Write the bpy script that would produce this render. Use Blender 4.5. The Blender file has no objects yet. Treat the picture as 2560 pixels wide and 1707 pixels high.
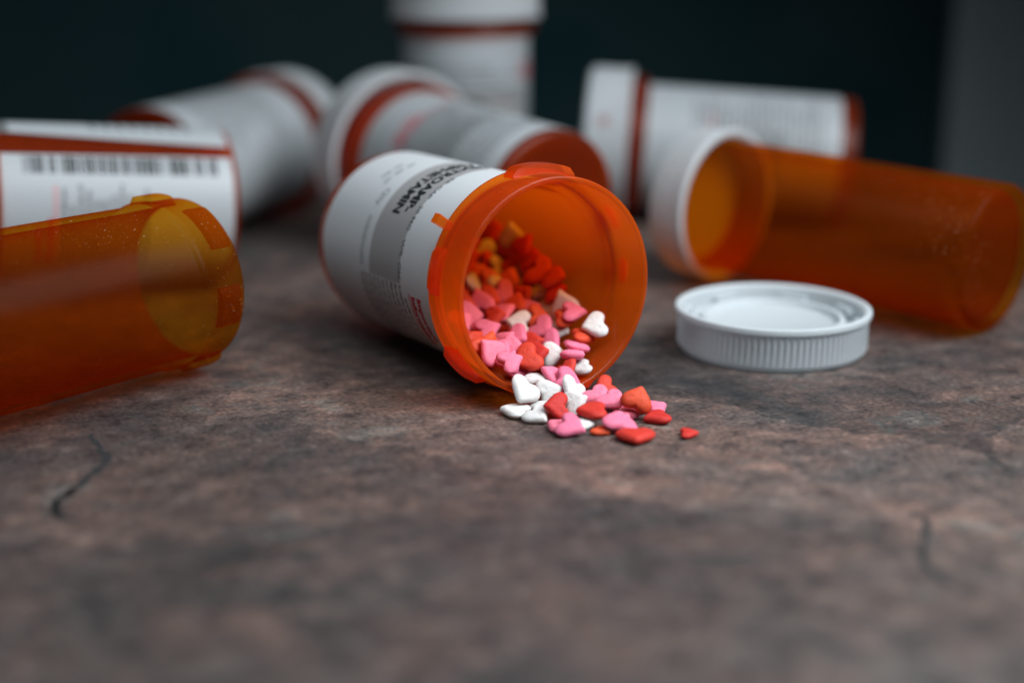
import bpy, bmesh, math, random
from mathutils import Vector, Matrix, Quaternion

# ------------------------------------------------------------------ scene, camera, light
S = bpy.context.scene
C = S.collection
rad = math.radians
MM = 0.001

CAM_H, PITCH = 79.04, 15.79
cam_d = bpy.data.cameras.new('camera')
cam = bpy.data.objects.new('camera', cam_d); C.objects.link(cam)
cam.location = (0, 0, CAM_H*MM)
cam.rotation_euler = (rad(90-PITCH), 0, 0)
cam_d.lens = 50; cam_d.sensor_width = 36
cam_d.clip_start = 0.01; cam_d.clip_end = 20
cam_d.dof.use_dof = True
cam_d.dof.focus_distance = 0.2490
cam_d.dof.aperture_fstop = 5.4
cam_d.dof.aperture_blades = 9
S.camera = cam

W = bpy.data.worlds.new('World'); S.world = W; W.use_nodes = True
bg = W.node_tree.nodes['Background']
bg.inputs['Color'].default_value = (0.50, 0.75, 0.85, 1); bg.inputs['Strength'].default_value = 0.022

def area(name, loc, target, size, size_y, power, col, spread=180):
    d = bpy.data.lights.new(name, 'AREA'); d.shape = 'RECTANGLE'; d.size = size; d.size_y = size_y
    d.energy = power; d.color = col; d.spread = rad(spread)
    o = bpy.data.objects.new(name, d); C.objects.link(o); o.location = loc
    o.rotation_euler = (Vector(target)-Vector(loc)).to_track_quat('-Z', 'Y').to_euler()
    return o
area('overhead_lamp', (-0.04, 0.105, 0.34), (0.0, 0.205, 0.0), 0.26, 0.22, 0.26, (0.86, 0.96, 1.0), 100)
area('side_fill', (0.205, 0.15, 0.265), (0.0, 0.225, 0.01), 0.24, 0.22, 0.93, (0.92, 0.97, 1.0), 110)  # added light from the right, brightens the inside of the open bottle

S.view_settings.view_transform = 'Standard'; S.view_settings.look = 'None'
S.view_settings.exposure = 0.0; S.view_settings.gamma = 1.0
S.render.engine = 'CYCLES'
cy = S.cycles
cy.use_denoising = True
try: cy.denoiser = 'OPENIMAGEDENOISE'
except Exception: pass
cy.max_bounces = 12; cy.transparent_max_bounces = 24; cy.diffuse_bounces = 8; cy.glossy_bounces = 4
cy.caustics_reflective = False; cy.caustics_refractive = False

# ------------------------------------------------------------------ materials
class NT:
    def __init__(s, name):
        s.m = bpy.data.materials.new(name); s.m.use_nodes = True
        s.t = s.m.node_tree; s.t.nodes.clear()
        s.out = s.t.nodes.new('ShaderNodeOutputMaterial')
    def n(s, typ, **kw):
        x = s.t.nodes.new(typ)
        for k, v in kw.items():
            if k in x.inputs.keys(): s.set(x.inputs[k], v)
            else: setattr(x, k, v)
        return x
    def set(s, inp, v):
        if isinstance(v, bpy.types.NodeSocket): s.t.links.new(v, inp)
        elif isinstance(v, tuple) and len(v) == 3 and inp.type == 'RGBA': inp.default_value = (*v, 1)
        else: inp.default_value = v
    def link(s, a, b): s.t.links.new(a, b)
    def ramp(s, fac, stops, interp='LINEAR'):
        r = s.t.nodes.new('ShaderNodeValToRGB'); r.color_ramp.interpolation = interp
        e = r.color_ramp.elements
        while len(e) < len(stops): e.new(0.5)
        for el, (p, c) in zip(e, stops):
            el.position = p; el.color = (*c, 1) if len(c) == 3 else c
        s.link(fac, r.inputs[0]); return r.outputs[0]
    def mix(s, fac, a, b, mode='MIX'):
        x = s.t.nodes.new('ShaderNodeMix'); x.data_type = 'RGBA'; x.blend_type = mode
        s.set(x.inputs[0], fac); s.set(x.inputs[6], a); s.set(x.inputs[7], b); return x.outputs[2]
    def math(s, op, a, b=0.5):
        x = s.t.nodes.new('ShaderNodeMath'); x.operation = op
        s.set(x.inputs[0], a); s.set(x.inputs[1], b); return x.outputs[0]
    def noise(s, vec, scale, detail=4, rough=0.55, dist=0.0):
        x = s.t.nodes.new('ShaderNodeTexNoise')
        s.link(vec, x.inputs['Vector'])
        x.inputs['Scale'].default_value = scale; x.inputs['Detail'].default_value = detail
        x.inputs['Roughness'].default_value = rough; x.inputs['Distortion'].default_value = dist
        return x.outputs[0]
    def obj(s, scale=(1, 1, 1), rot=(0, 0, 0), loc=(0, 0, 0)):
        c = s.t.nodes.new('ShaderNodeTexCoord'); m = s.t.nodes.new('ShaderNodeMapping')
        m.inputs['Scale'].default_value = scale; m.inputs['Rotation'].default_value = rot
        m.inputs['Location'].default_value = loc
        s.link(c.outputs['Object'], m.inputs[0]); return m.outputs[0]
    def bump(s, h, strength, dist):
        x = s.t.nodes.new('ShaderNodeBump'); x.inputs['Strength'].default_value = strength
        x.inputs['Distance'].default_value = dist; s.link(h, x.inputs['Height']); return x.outputs[0]

def principled(name, col, rough=0.5, spec=0.5, sss=0.0, sssr=(1, 1, 1), bumps=None, mottle=0.0, through=0.0):
    N = NT(name)
    p = N.n('ShaderNodeBsdfPrincipled', Roughness=rough)
    p.inputs['Specular IOR Level'].default_value = spec
    p.inputs['Base Color'].default_value = (*col, 1)
    if mottle:
        f = N.noise(N.obj(), 900, 4)
        N.link(N.ramp(f, [(0.3, tuple(c*(1-mottle) for c in col)), (0.7, tuple(min(1, c*(1+mottle*.6)) for c in col))]), p.inputs['Base Color'])
    if sss:
        p.inputs['Subsurface Weight'].default_value = sss
        p.inputs['Subsurface Radius'].default_value = sssr
        p.inputs['Subsurface Scale'].default_value = 0.0009
    if bumps:
        sc, st, di = bumps
        N.link(N.bump(N.noise(N.obj(), sc, 4, .6), st, di), p.inputs['Normal'])
    if through:
        tl = N.n('ShaderNodeBsdfTranslucent', Color=tuple(min(1, c*1.2) for c in col)); mx = N.n('ShaderNodeMixShader', Fac=through)
        N.link(p.outputs[0], mx.inputs[1]); N.link(tl.outputs[0], mx.inputs[2]); N.link(mx.outputs[0], N.out.inputs[0])
    else: N.link(p.outputs[0], N.out.inputs[0])
    return N.m

def amber(name, tint, frost, diff, trans, rough=0.18, dust=0.0, gloss=1.0, fwd=.5):
    """Amber plastic wall: tinted see-through (darker and redder where the wall is seen edge-on, as a longer path
    through coloured plastic is) mixed with a milky part that scatters."""
    N = NT(name)
    lw = N.n('ShaderNodeLayerWeight'); lw.inputs['Blend'].default_value = 0.5
    pw = lambda k: tuple(c**k for c in tint)
    col = N.ramp(lw.outputs['Facing'], [(0.0, tint), (0.55, pw(1.25)), (0.8, pw(1.9)), (0.93, pw(3.2)), (1.0, pw(4.5))])
    tr = N.n('ShaderNodeBsdfTransparent', Color=col)
    nz = N.noise(N.obj(), 260, 5, .6)
    dcol = N.ramp(nz, [(0.3, tuple(c*.86 for c in diff)), (0.7, tuple(min(1, c*1.1) for c in diff))])
    df = N.n('ShaderNodeBsdfDiffuse', Color=dcol)
    tl = N.n('ShaderNodeBsdfTranslucent', Color=trans)
    m1 = N.n('ShaderNodeMixShader', Fac=fwd); N.link(df.outputs[0], m1.inputs[1]); N.link(tl.outputs[0], m1.inputs[2])
    m2 = N.n('ShaderNodeMixShader', Fac=frost); N.link(tr.outputs[0], m2.inputs[1]); N.link(m1.outputs[0], m2.inputs[2])
    last = m2
    if dust:
        sp = N.ramp(N.noise(N.obj(), 2600, 2, .5), [(0.70, (0, 0, 0)), (0.76, (1, 1, 1))])
        ms = N.ramp(N.noise(N.obj(), 45, 3, .5), [(0.45, (0, 0, 0)), (0.7, (1, 1, 1))])
        dd = N.n('ShaderNodeBsdfDiffuse', Color=(0.75, 0.5, 0.3))
        m3 = N.n('ShaderNodeMixShader', Fac=N.math('MULTIPLY', N.math('MULTIPLY', sp, ms), dust))
        N.link(m2.outputs[0], m3.inputs[1]); N.link(dd.outputs[0], m3.inputs[2]); last = m3
    gl = N.n('ShaderNodeBsdfGlossy', Roughness=rough, Color=(1, 1, 1))
    bm_ = N.bump(N.noise(N.obj(), 700, 3, .5), 0.12, 0.0004)
    N.link(bm_, gl.inputs['Normal'])
    fz = N.math('ADD', N.math('MULTIPLY', N.math('POWER', lw.outputs['Facing'], 5.0), .92), .036)   # Schlick, both sides of the wall alike
    m4 = N.n('ShaderNodeMixShader', Fac=N.math('MULTIPLY', fz, gloss))
    N.link(last.outputs[0], m4.inputs[1]); N.link(gl.outputs[0], m4.inputs[2])
    N.link(m4.outputs[0], N.out.inputs[0])
    return N.m

M = {}
M['amber_milky'] = amber('amber_milky', (0.98, 0.58, 0.13), 0.34, (0.97, 0.145, 0.014), (1.0, 0.26, 0.024), rough=0.25, dust=0.5, gloss=.5, fwd=.62)
M['amber_clear'] = amber('amber_clear', (0.94, 0.66, 0.19), 0.10, (0.38, 0.085, 0.008), (0.85, 0.25, 0.02), rough=0.28, dust=0.9, gloss=.03)
M['label'] = principled('dimmed_label_paper', (0.40, 0.43, 0.45), 0.42, 0.35, bumps=(900, .05, .0002), through=.07)  # paper colour darkened to stand in for weaker light on the bottles behind
M['label_lit'] = principled('lit_label_paper', (0.60, 0.62, 0.645), 0.42, 0.35, bumps=(900, .05, .0002), through=.12)  # brighter copy of the same paper, passes more light into the open bottle
M['amber_mid'] = amber('amber_mid', (0.88, 0.40, 0.06), 0.22, (0.60, 0.085, 0.010), (0.80, 0.18, 0.018), rough=0.34, gloss=.35)
M['white'] = principled('white_plastic', (0.61, 0.655, 0.68), 0.42, 0.4, mottle=0.04, bumps=(500, .06, .0003), through=.34)
M['ink'] = principled('black_ink', (0.012, 0.016, 0.018), 0.5, 0.3)
M['grey_ink'] = principled('grey_ink', (0.13, 0.14, 0.145), 0.5, 0.3)
M['panel_ink'] = principled('panel_ink', (0.30, 0.29, 0.295), 0.45, 0.3)
M['faint_ink'] = principled('faint_ink', (0.30, 0.33, 0.34), 0.5, 0.3)
M['red_ink'] = principled('red_ink', (0.50, 0.012, 0.035), 0.5, 0.3)
M['pink_ink'] = principled('pink_ink', (0.62, 0.16, 0.19), 0.5, 0.3)
for k, c, ss in (('red', (0.58, 0.052, 0.026), .15), ('pink', (0.76, 0.18, 0.29), .25), ('white', (0.65, 0.64, 0.63), .3)):
    M['candy_'+k] = principled('candy_'+k, c, 0.62, 0.25, sss=ss, sssr=(1.0, .5, .4), bumps=(2600, .5, .0005), mottle=0.12)
    t = M['candy_'+k].node_tree; pb = [n for n in t.nodes if n.type == 'BSDF_PRINCIPLED'][0]       # each sweet a shade of its own
    src = pb.inputs['Base Color'].links[0].from_socket; oi = t.nodes.new('ShaderNodeObjectInfo'); hs = t.nodes.new('ShaderNodeHueSaturation')
    mr = t.nodes.new('ShaderNodeMapRange'); mr.inputs['To Min'].default_value = .84; mr.inputs['To Max'].default_value = 1.1
    mh = t.nodes.new('ShaderNodeMapRange'); mh.inputs['To Min'].default_value = .494; mh.inputs['To Max'].default_value = .508
    t.links.new(oi.outputs['Random'], mr.inputs['Value']); t.links.new(oi.outputs['Random'], mh.inputs['Value'])
    t.links.new(mr.outputs[0], hs.inputs['Value']); t.links.new(mh.outputs[0], hs.inputs['Hue']); t.links.new(src, hs.inputs['Color']); t.links.new(hs.outputs[0], pb.inputs['Base Color'])

def counter_mat():
    N = NT('slate_laminate')
    v = N.obj(scale=(1.0, 1.12, 1), rot=(0, 0, rad(14)), loc=(.07, .02, 0))
    wv = N.n('ShaderNodeVectorMath', operation='MULTIPLY_ADD')
    wn = N.t.nodes.new('ShaderNodeTexNoise'); N.link(v, wn.inputs['Vector']); wn.inputs['Scale'].default_value = 26; wn.inputs['Detail'].default_value = 5
    N.link(wn.outputs['Color'], wv.inputs[0]); wv.inputs[1].default_value = (.02, .02, .02); N.link(v, wv.inputs[2])
    w = wv.outputs[0]
    big = N.noise(w, 17, 8, .66)
    col = N.ramp(big, [(0.34, (0.018, 0.025, 0.028)), (0.43, (0.062, 0.060, 0.060)), (0.50, (0.104, 0.084, 0.078)),
                       (0.57, (0.128, 0.108, 0.100)), (0.66, (0.185, 0.160, 0.145))])
    mid = N.noise(w, 44, 9, .70)
    tint = N.ramp(mid, [(0.34, (0.052, 0.072, 0.080)), (0.44, (0.110, 0.100, 0.098)), (0.52, (0.130, 0.098, 0.092)), (0.58, (0.200, 0.128, 0.106)), (0.64, (0.150, 0.158, 0.152)), (0.74, (0.28, 0.24, 0.21))])
    col = N.mix(0.5, col, tint)
    # cooler, darker seams of slate
    seam = N.ramp(N.noise(w, 9, 7, .6), [(0.50, (0, 0, 0)), (0.62, (1, 1, 1))])
    col = N.mix(N.math('MULTIPLY', seam, .55), col, (0.030, 0.040, 0.045))
    v2 = N.obj(scale=(1, 1.15, 1), rot=(0, 0, rad(-24)))
    fine = N.noise(v2, 190, 8, .70)
    col = N.mix(1.0, col, N.ramp(fine, [(0.34, (0.34, 0.36, 0.38)), (0.46, (0.88, 0.88, 0.88)), (0.55, (1.10, 1.07, 1.04)), (0.68, (1.9, 1.82, 1.74))]), 'MULTIPLY')
    fl = N.noise(v2, 1100, 4, .65)
    col = N.mix(1.0, col, N.ramp(fl, [(0.34, (.55, .55, .55)), (0.5, (1, 1, 1)), (0.66, (1.5, 1.46, 1.42))]), 'MULTIPLY')
    # a few dark wandering cracks and chipped edges
    vor = N.t.nodes.new('ShaderNodeTexVoronoi'); vor.feature = 'DISTANCE_TO_EDGE'; vor.inputs['Scale'].default_value = 12
    wv2 = N.n('ShaderNodeVectorMath', operation='MULTIPLY_ADD'); N.link(wn.outputs['Color'], wv2.inputs[0]); wv2.inputs[1].default_value = (.07, .07, .07); N.link(v, wv2.inputs[2])
    N.link(wv2.outputs[0], vor.inputs['Vector'])
    # plates of slate: each a little lighter or darker, with a low step between them
    pl = N.t.nodes.new('ShaderNodeTexVoronoi'); pl.inputs['Scale'].default_value = 15; N.link(wv2.outputs[0], pl.inputs['Vector'])
    sep = N.t.nodes.new('ShaderNodeSeparateColor'); N.link(pl.outputs['Color'], sep.inputs[0]); plate = sep.outputs[0]
    col = N.mix(1.0, col, N.ramp(plate, [(0.0, (.70, .73, .75)), (0.5, (.98, .97, .96)), (1.0, (1.30, 1.24, 1.20))]), 'MULTIPLY')
    crack = N.ramp(vor.outputs['Distance'], [(0.0, (1, 1, 1)), (0.02, (.7, .7, .7)), (0.075, (0, 0, 0))])
    cm = N.ramp(N.noise(v, 9, 3, .5), [(0.48, (0, 0, 0)), (0.60, (1, 1, 1))])
    cf = N.math('MULTIPLY', crack, cm)
    col = N.mix(N.math('MULTIPLY', cf, 0.7), col, (0.022, 0.027, 0.030))
    col = N.mix(1.0, col, (.72, .665, .66), 'MULTIPLY')
    p = N.n('ShaderNodeBsdfPrincipled')
    N.link(col, p.inputs['Base Color'])
    p.inputs['Specular IOR Level'].default_value = 0.36
    N.link(N.ramp(mid, [(0.3, (.42, .42, .42)), (0.7, (.62, .62, .62))]), p.inputs['Roughness'])
    h = N.math('ADD', N.math('MULTIPLY', big, 1.2), N.math('MULTIPLY', mid, .5))
    h = N.math('ADD', h, N.math('MULTIPLY', fine, .34))
    h = N.math('SUBTRACT', h, N.math('MULTIPLY', cf, .3))
    h = N.math('SUBTRACT', h, N.math('MULTIPLY', seam, .25))
    h = N.math('ADD', h, N.math('MULTIPLY', plate, .22))
    N.link(N.bump(h, .5, .003), p.inputs['Normal'])
    N.link(p.outputs[0], N.out.inputs[0]); return N.m
M['counter'] = counter_mat()

def wall_mat(name, a, b):
    N = NT(name); f = N.noise(N.obj(), 11, 3, .5)
    p = N.n('ShaderNodeBsdfPrincipled', Roughness=.8); N.link(N.ramp(f, [(0.35, a), (0.65, b)]), p.inputs['Base Color'])
    p.inputs['Specular IOR Level'].default_value = .15
    N.link(p.outputs[0], N.out.inputs[0]); return N.m
M['wall'] = wall_mat('dark_teal_paint', (0.0035, 0.030, 0.036), (0.019, 0.042, 0.048))
M['band'] = wall_mat('grey_paint', (0.29, 0.33, 0.345), (0.32, 0.36, 0.375))

# ------------------------------------------------------------------ mesh helpers (millimetres in, metres out)
def link(name, bm, mat, parent=None, smooth=True, auto=rad(40)):
    me = bpy.data.meshes.new(name)
    bmesh.ops.recalc_face_normals(bm, faces=bm.faces[:])
    for v in bm.verts: v.co *= MM
    for f in bm.faces: f.smooth = smooth
    if smooth and auto:
        for e in bm.edges:
            if len(e.link_faces) == 2 and e.calc_face_angle(0) > auto: e.smooth = False
    bm.to_mesh(me); bm.free(); me.materials.append(mat)
    o = bpy.data.objects.new(name, me); C.objects.link(o)
    if parent: o.parent = parent
    return o
def tag(o, label, cat, group=None, kind=None):
    if label: o['label'] = label
    if cat: o['category'] = cat
    if group: o['group'] = group
    if kind: o['kind'] = kind
    return o
def box(bm, a, b):
    vs = [bm.verts.new((x, y, z)) for x in (a[0], b[0]) for y in (a[1], b[1]) for z in (a[2], b[2])]
    for f in ((0,1,3,2),(4,6,7,5),(0,4,5,1),(2,3,7,6),(0,2,6,4),(1,5,7,3)): bm.faces.new([vs[i] for i in f])
def lathe(bm, prof, n=128, close=False, rfun=None):
    rings = []
    for k, (r, z) in enumerate(prof):
        if r < 1e-6: rings.append([bm.verts.new((0, 0, z))])
        else:
            rings.append([bm.verts.new(((r+(rfun(k, i, r) if rfun else 0))*math.cos(2*math.pi*i/n), (r+(rfun(k, i, r) if rfun else 0))*math.sin(2*math.pi*i/n), z)) for i in range(n)])
    pairs = list(zip(rings, rings[1:]))
    if close: pairs.append((rings[-1], rings[0]))
    for a, b in pairs:
        for i in range(n):
            j = (i+1) % n
            q = [a[i % len(a)], a[j % len(a)], b[j % len(b)], b[i % len(b)]]
            u = []
            for v in q:
                if v not in u: u.append(v)
            if len(u) > 2: bm.faces.new(u)
def arc_block(bm, r0, r1, t0, t1, z0, z1, n=None, round_=0.0):
    """solid patch of a cylinder wall; round_ narrows its outer face"""
    n = n or max(3, int(abs(t1-t0)/4)+1)
    rows = []
    for i in range(n+1):
        f = i/n; t = rad(t0+(t1-t0)*f)
        e = min(1.0, math.sqrt(max(0.0, 1-(abs(2*f-1))**8))) if round_ > .2 else 1.0
        ro = r0+(r1-r0)*(0.35+0.65*e)
        zr0, zr1 = z0+round_, z1-round_
        rows.append([bm.verts.new((r*math.cos(t), r*math.sin(t), z)) for r, z in ((r0, z0), (ro, zr0), (ro, zr1), (r0, z1))])
    for a, b in zip(rows, rows[1:]):
        for k in range(4): bm.faces.new((a[k], a[(k+1) % 4], b[(k+1) % 4], b[k]))
    bm.faces.new(rows[0]); bm.faces.new(rows[-1][::-1])
def patch(bm, R, t0, t1, z0, z1):
    """thin flat print on a cylinder, angles in degrees"""
    n = max(1, int(abs(t1-t0)/3))
    row = [[bm.verts.new((R*math.cos(rad(t0+(t1-t0)*i/n)), R*math.sin(rad(t0+(t1-t0)*i/n)), z)) for z in (z0, z1)] for i in range(n+1)]
    for a, b in zip(row, row[1:]): bm.faces.new((a[0], b[0], b[1], a[1]))
def text_wrap(bm, body, R, t0, z0, size, bold=0.0, width=1.0, right=False):
    cu = bpy.data.curves.new('lettering', 'FONT'); cu.body = body; cu.size = size; cu.offset = bold; cu.resolution_u = 2
    cu.align_x = 'RIGHT' if right else 'LEFT'
    to = bpy.data.objects.new('lettering', cu); C.objects.link(to)
    bpy.context.view_layer.update()
    me = bpy.data.meshes.new_from_object(to.evaluated_get(bpy.context.evaluated_depsgraph_get()))
    t = bmesh.new(); t.from_mesh(me)
    vs = {}
    for v in t.verts:
        a = rad(t0)+v.co.x*width/R
        vs[v.index] = bm.verts.new((R*math.cos(a), R*math.sin(a), z0+v.co.y))
    for f in t.faces:
        try: bm.faces.new([vs[v.index] for v in f.verts])
        except ValueError: pass
    t.free(); bpy.data.objects.remove(to); bpy.data.curves.remove(cu); bpy.data.meshes.remove(me)

def frame(axis, roll=0.0):
    a = Vector(axis).normalized()
    X = Vector((0, 0, 1)) if abs(a.z) < .9 else Vector((0, -1, 0))
    X = (X-a*a.dot(X)).normalized(); Y = a.cross(X)
    m = Matrix((X, Y, a)).transposed().to_4x4()
    return m @ Matrix.Rotation(rad(roll), 4, 'Z')
def axis_of(psi, tilt): return Vector((math.sin(psi)*math.cos(tilt), -math.cos(psi)*math.cos(tilt), math.sin(tilt)))
def root(name, base_mm, axis, roll, label, cat, group=None):
    o = bpy.data.objects.new(name, None); C.objects.link(o)
    o.empty_display_size = .01
    o.matrix_world = Matrix.Translation(Vector(base_mm)*MM) @ frame(axis, roll)
    return tag(o, label, cat, group)

# ------------------------------------------------------------------ setting
bm = bmesh.new(); box(bm, (-800, -250, -32), (800, 466, 0))
bmesh.ops.bevel(bm, geom=[e for e in bm.edges], offset=3, segments=2, affect='EDGES')
o = link('countertop', bm, M['counter'], smooth=False); tag(o, 'mottled brown grey slate look countertop', None, kind='structure')
def crack(pts, w, seed):
    """thin dark split in the laminate, a hair above the top so it reads as its own mark"""
    r = random.Random(seed); P = [Vector((x, y, 0)) for x, y in pts]; Q = []
    for a, b in zip(P, P[1:]):
        n = max(2, int((b-a).length/1.2))
        Q += [a.lerp(b, i/n)+Vector((r.uniform(-.5, .5), r.uniform(-.5, .5), 0)) for i in range(n)]
    Q.append(P[-1]); bm = bmesh.new(); row = []
    for i, q in enumerate(Q):
        d = (Q[min(i+1, len(Q)-1)]-Q[max(i-1, 0)]).normalized(); nrm = Vector((-d.y, d.x, 0))
        k = w*min(1, 3*math.sin(math.pi*(i+.6)/(len(Q)+.2)))*r.uniform(.35, .95)
        row.append((bm.verts.new(q+nrm*k+Vector((0, 0, .03))), bm.verts.new(q-nrm*k*r.uniform(.2, 1)+Vector((0, 0, .03)))))
    for a, b in zip(row, row[1:]): bm.faces.new((a[0], a[1], b[1], b[0]))
    return link('crack', bm, M['crack'], countertop, smooth=False)
countertop = o
M['crack'] = principled('crack_dark', (.026, .027, .029), .7, .2, mottle=.3)
for i, (pts, w) in enumerate((([(-70.2, 223.0), (-67.0, 216.6), (-64.1, 210.8), (-64.8, 203.1), (-65.6, 197.9), (-66.8, 193.5), (-66.0, 189.4), (-61.5, 186.0)], 1.0), ([(-65.4, 199.2), (-66.4, 194.7), (-66.0, 189.4), (-63.9, 186.7)], 1.5), ([(57.3, 190.3), (58.4, 186.2), (54.9, 175.9), (54.1, 171.1), (55.2, 165.9), (56.6, 164.2)], 0.9))): crack(pts, w, i)
bm = bmesh.new(); box(bm, (-900, 620, -400), (186, 660, 700))
o = link('wall', bm, M['wall'], smooth=False); tag(o, 'dark teal wall behind the counter', None, kind='structure')
bm = bmesh.new(); box(bm, (186.5, 612, -400), (900, 660, 700))
o = link('pillar', bm, M['band'], smooth=False); tag(o, 'grey upright pillar at the edge of the dark wall', None, kind='structure')

# ------------------------------------------------------------------ vials
def vial_body(parent, L, rb, rc, Lc, mat, wall=1.3, n=144, ledge=True):
    """closed amber wall: foot, straight side, wider collar, lip, inner ledge, inside"""
    zc = L-Lc
    p = [(0, 0.9), (rb*.62, 0.9), (rb*.78, 0.25), (rb-1.2, 0.0), (rb-.35, .3), (rb, 1.1), (rb, zc-.6)]
    p += [(rb+.15, zc-.1), (rc-.3, zc+.15), (rc, zc+.7), (rc, zc+1.7), (rc-.35, zc+2.2), (rc-.35, L-.4), (rc-.45, L-.08), (rc-.6, L)]
    ri = rc-.35-wall
    p += [(ri+.2, L), (ri, L-.2), (ri-.12, zc+2.4)]
    if ledge: p += [(ri-.35, zc+2.0), (ri-.75, zc+1.7), (ri-.8, zc+.6)]
    p += [(rb-wall, zc-.8), (rb-wall-.3, 3.0), (rb-wall-1.0, 2.1), (rb*.6, 1.9), (0, 1.9)]
    bm = bmesh.new(); lathe(bm, p, n)
    return link('vial_body', bm, mat, parent, auto=rad(50))
def lug(parent, rc, t0, t1, z0, z1, h, mat, round_=.35):
    bm = bmesh.new(); arc_block(bm, rc-.42, rc+h, t0, t1, z0, z1, round_=round_)
    return link('lug', bm, mat, parent)
def cap(parent, z0, r, H, name='cap', ribs=True, dot=False):
    """closed cap pulled over the collar: ribbed skirt from z0 to z0+H, top at the far end"""
    ri = r-1.5
    p = [(ri, z0+.1), (ri+.3, z0), (r-.25, z0), (r, z0+.25), (r, z0+1.5), (r-.35, z0+1.8), (r-.35, z0+H-2.2), (r-.7, z0+H-.9), (r-1.8, z0+H-.1), (r-3, z0+H), (r*.75, z0+H-.1), (r*.72, z0+H-.5), (0, z0+H-.5),
         (0, z0+H-1.9), (ri-.4, z0+H-1.9), (ri, z0+H-2.3)]
    bm = bmesh.new()
    rf = (lambda k, i, rr: (-.32 if i % 3 == 0 else 0) if k in (5, 6) else 0) if ribs else None
    lathe(bm, p, 270, close=False, rfun=rf)
    # close the skirt wall ring
    bmesh.ops.holes_fill(bm, edges=[e for e in bm.edges if e.is_boundary]) if False else None
    rings = [v for v in bm.verts]
    o = link(name, bm, M['white'], parent, auto=rad(35))
    return o
def strip_label(parent, R, t0, t1, z0, z1, skew=0.0, paper='label'):
    """paper wrapped round the vial; skew turns the first edge out of true (degrees from foot to collar)"""
    bm = bmesh.new(); n = int((t1-t0)/3)
    arc_block(bm, R+.02, R+.14, t0, t1, z0, z1, n=n)
    if skew:
        for v in bm.verts:
            a = math.degrees(math.atan2(v.co.y, v.co.x))
            d = (a-t0) % 360
            if d < 12 or d > 350:
                k = skew*((v.co.z-z0)/(z1-z0))
                k *= 1-min(d if d < 180 else 0, 12)/12
                r_ = math.hypot(v.co.x, v.co.y); a2 = rad(a+k)
                v.co.x = r_*math.cos(a2); v.co.y = r_*math.sin(a2)
    return link('label', bm, M[paper], parent, auto=rad(30))
def greek(bm, R, t0, t1, z, h, rng, wmin=2.0, wmax=6.0, gap=.9):
    """unreadable small print: word-length runs of tiny strokes"""
    t = t0
    while t < t1-wmin:
        w = rng.uniform(wmin, wmax); e = min(t+w, t1)
        s = t
        while s < e:
            d = rng.uniform(.45, .9); hh = h*rng.choice((.7, .7, 1.0))
            patch(bm, R, s, min(s+d*.75, e), z, z+hh); s += d
        t = e+gap
    return bm
def label_print(lb, R, t_name, t_info, rng, panel=True, barcode=None, info=True):
    """t_name: where the name panel ends, t_info: where the red heading begins"""
    Rp = R+.17
    if panel:
        bm = bmesh.new(); patch(bm, Rp-.01, t_name-98, t_name, 24.6, 37.2); link('grey_panel', bm, M['panel_ink'], lb, smooth=True)
        bm = bmesh.new()
        text_wrap(bm, 'DEXTROAMP-', Rp+.02, t_name-42, 32.1, 3.7, bold=.16, width=.85, right=True)
        text_wrap(bm, 'AMPHETAMIN', Rp+.02, t_name-39, 28.5, 3.7, bold=.16, width=.85, right=True)
        link('drug_name', bm, M['ink'], lb)
        bm = bmesh.new(); text_wrap(bm, 'ER CAP   30 MG   WR. ON', Rp+.02, t_name-74, 36.5, 1.7, bold=.02, width=1.15)
        link('strength_line', bm, M['grey_ink'], lb)
        bm = bmesh.new()
        text_wrap(bm, 'minimum', Rp+.02, t_name-34, 20.7, 2.6, bold=.05, width=1.0)
        text_wrap(bm, 'Qty', Rp+.02, t_name-54, 20.7, 2.6, bold=.05, width=1.0)
        greek(bm, Rp+.02, t_name-80, t_name-52, 17.6, 1.2, rng, 4, 9, 2.5)
        greek(bm, Rp+.02, t_name-76, t_name-56, 14.8, 1.2, rng, 4, 9, 2.5)
        link('faint_line', bm, M['faint_ink'], lb)
    if info:
        bm = bmesh.new()
        text_wrap(bm, 'Important', Rp+.02, t_info, 43.3, 2.1, bold=.10, width=1.1)
        text_wrap(bm, 'Information', Rp+.02, t_info, 41.0, 2.1, bold=.10, width=1.1)
        link('red_heading', bm, M['red_ink'], lb)
        bm = bmesh.new(); patch(bm, Rp, t_info-1, t_info+58, 40.35, 40.6); patch(bm, Rp, t_info-1, t_info+58, 39.95, 40.1)
        link('red_rule', bm, M['pink_ink'], lb)
        bm = bmesh.new()
        for i in range(11):
            greek(bm, Rp, t_info+(3 if i == 0 else -4+rng.uniform(-.4, .4)), t_info+rng.uniform(40, 60), 38.2-1.75*i, .95, rng)
        link('fine_print', bm, M['grey_ink'], lb)
    if barcode is not None:
        bm = bmesh.new(); z = 5.0
        while z < 47.0:
            w = rng.choice((.3, .3, .5, .6, .9, 1.1)); 
            patch(bm, Rp, barcode, barcode+13.5, z, z+w); z += w+rng.choice((.22, .25, .3, .3, .5, 1.1))
        link('barcode', bm, M['ink'], lb)

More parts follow.
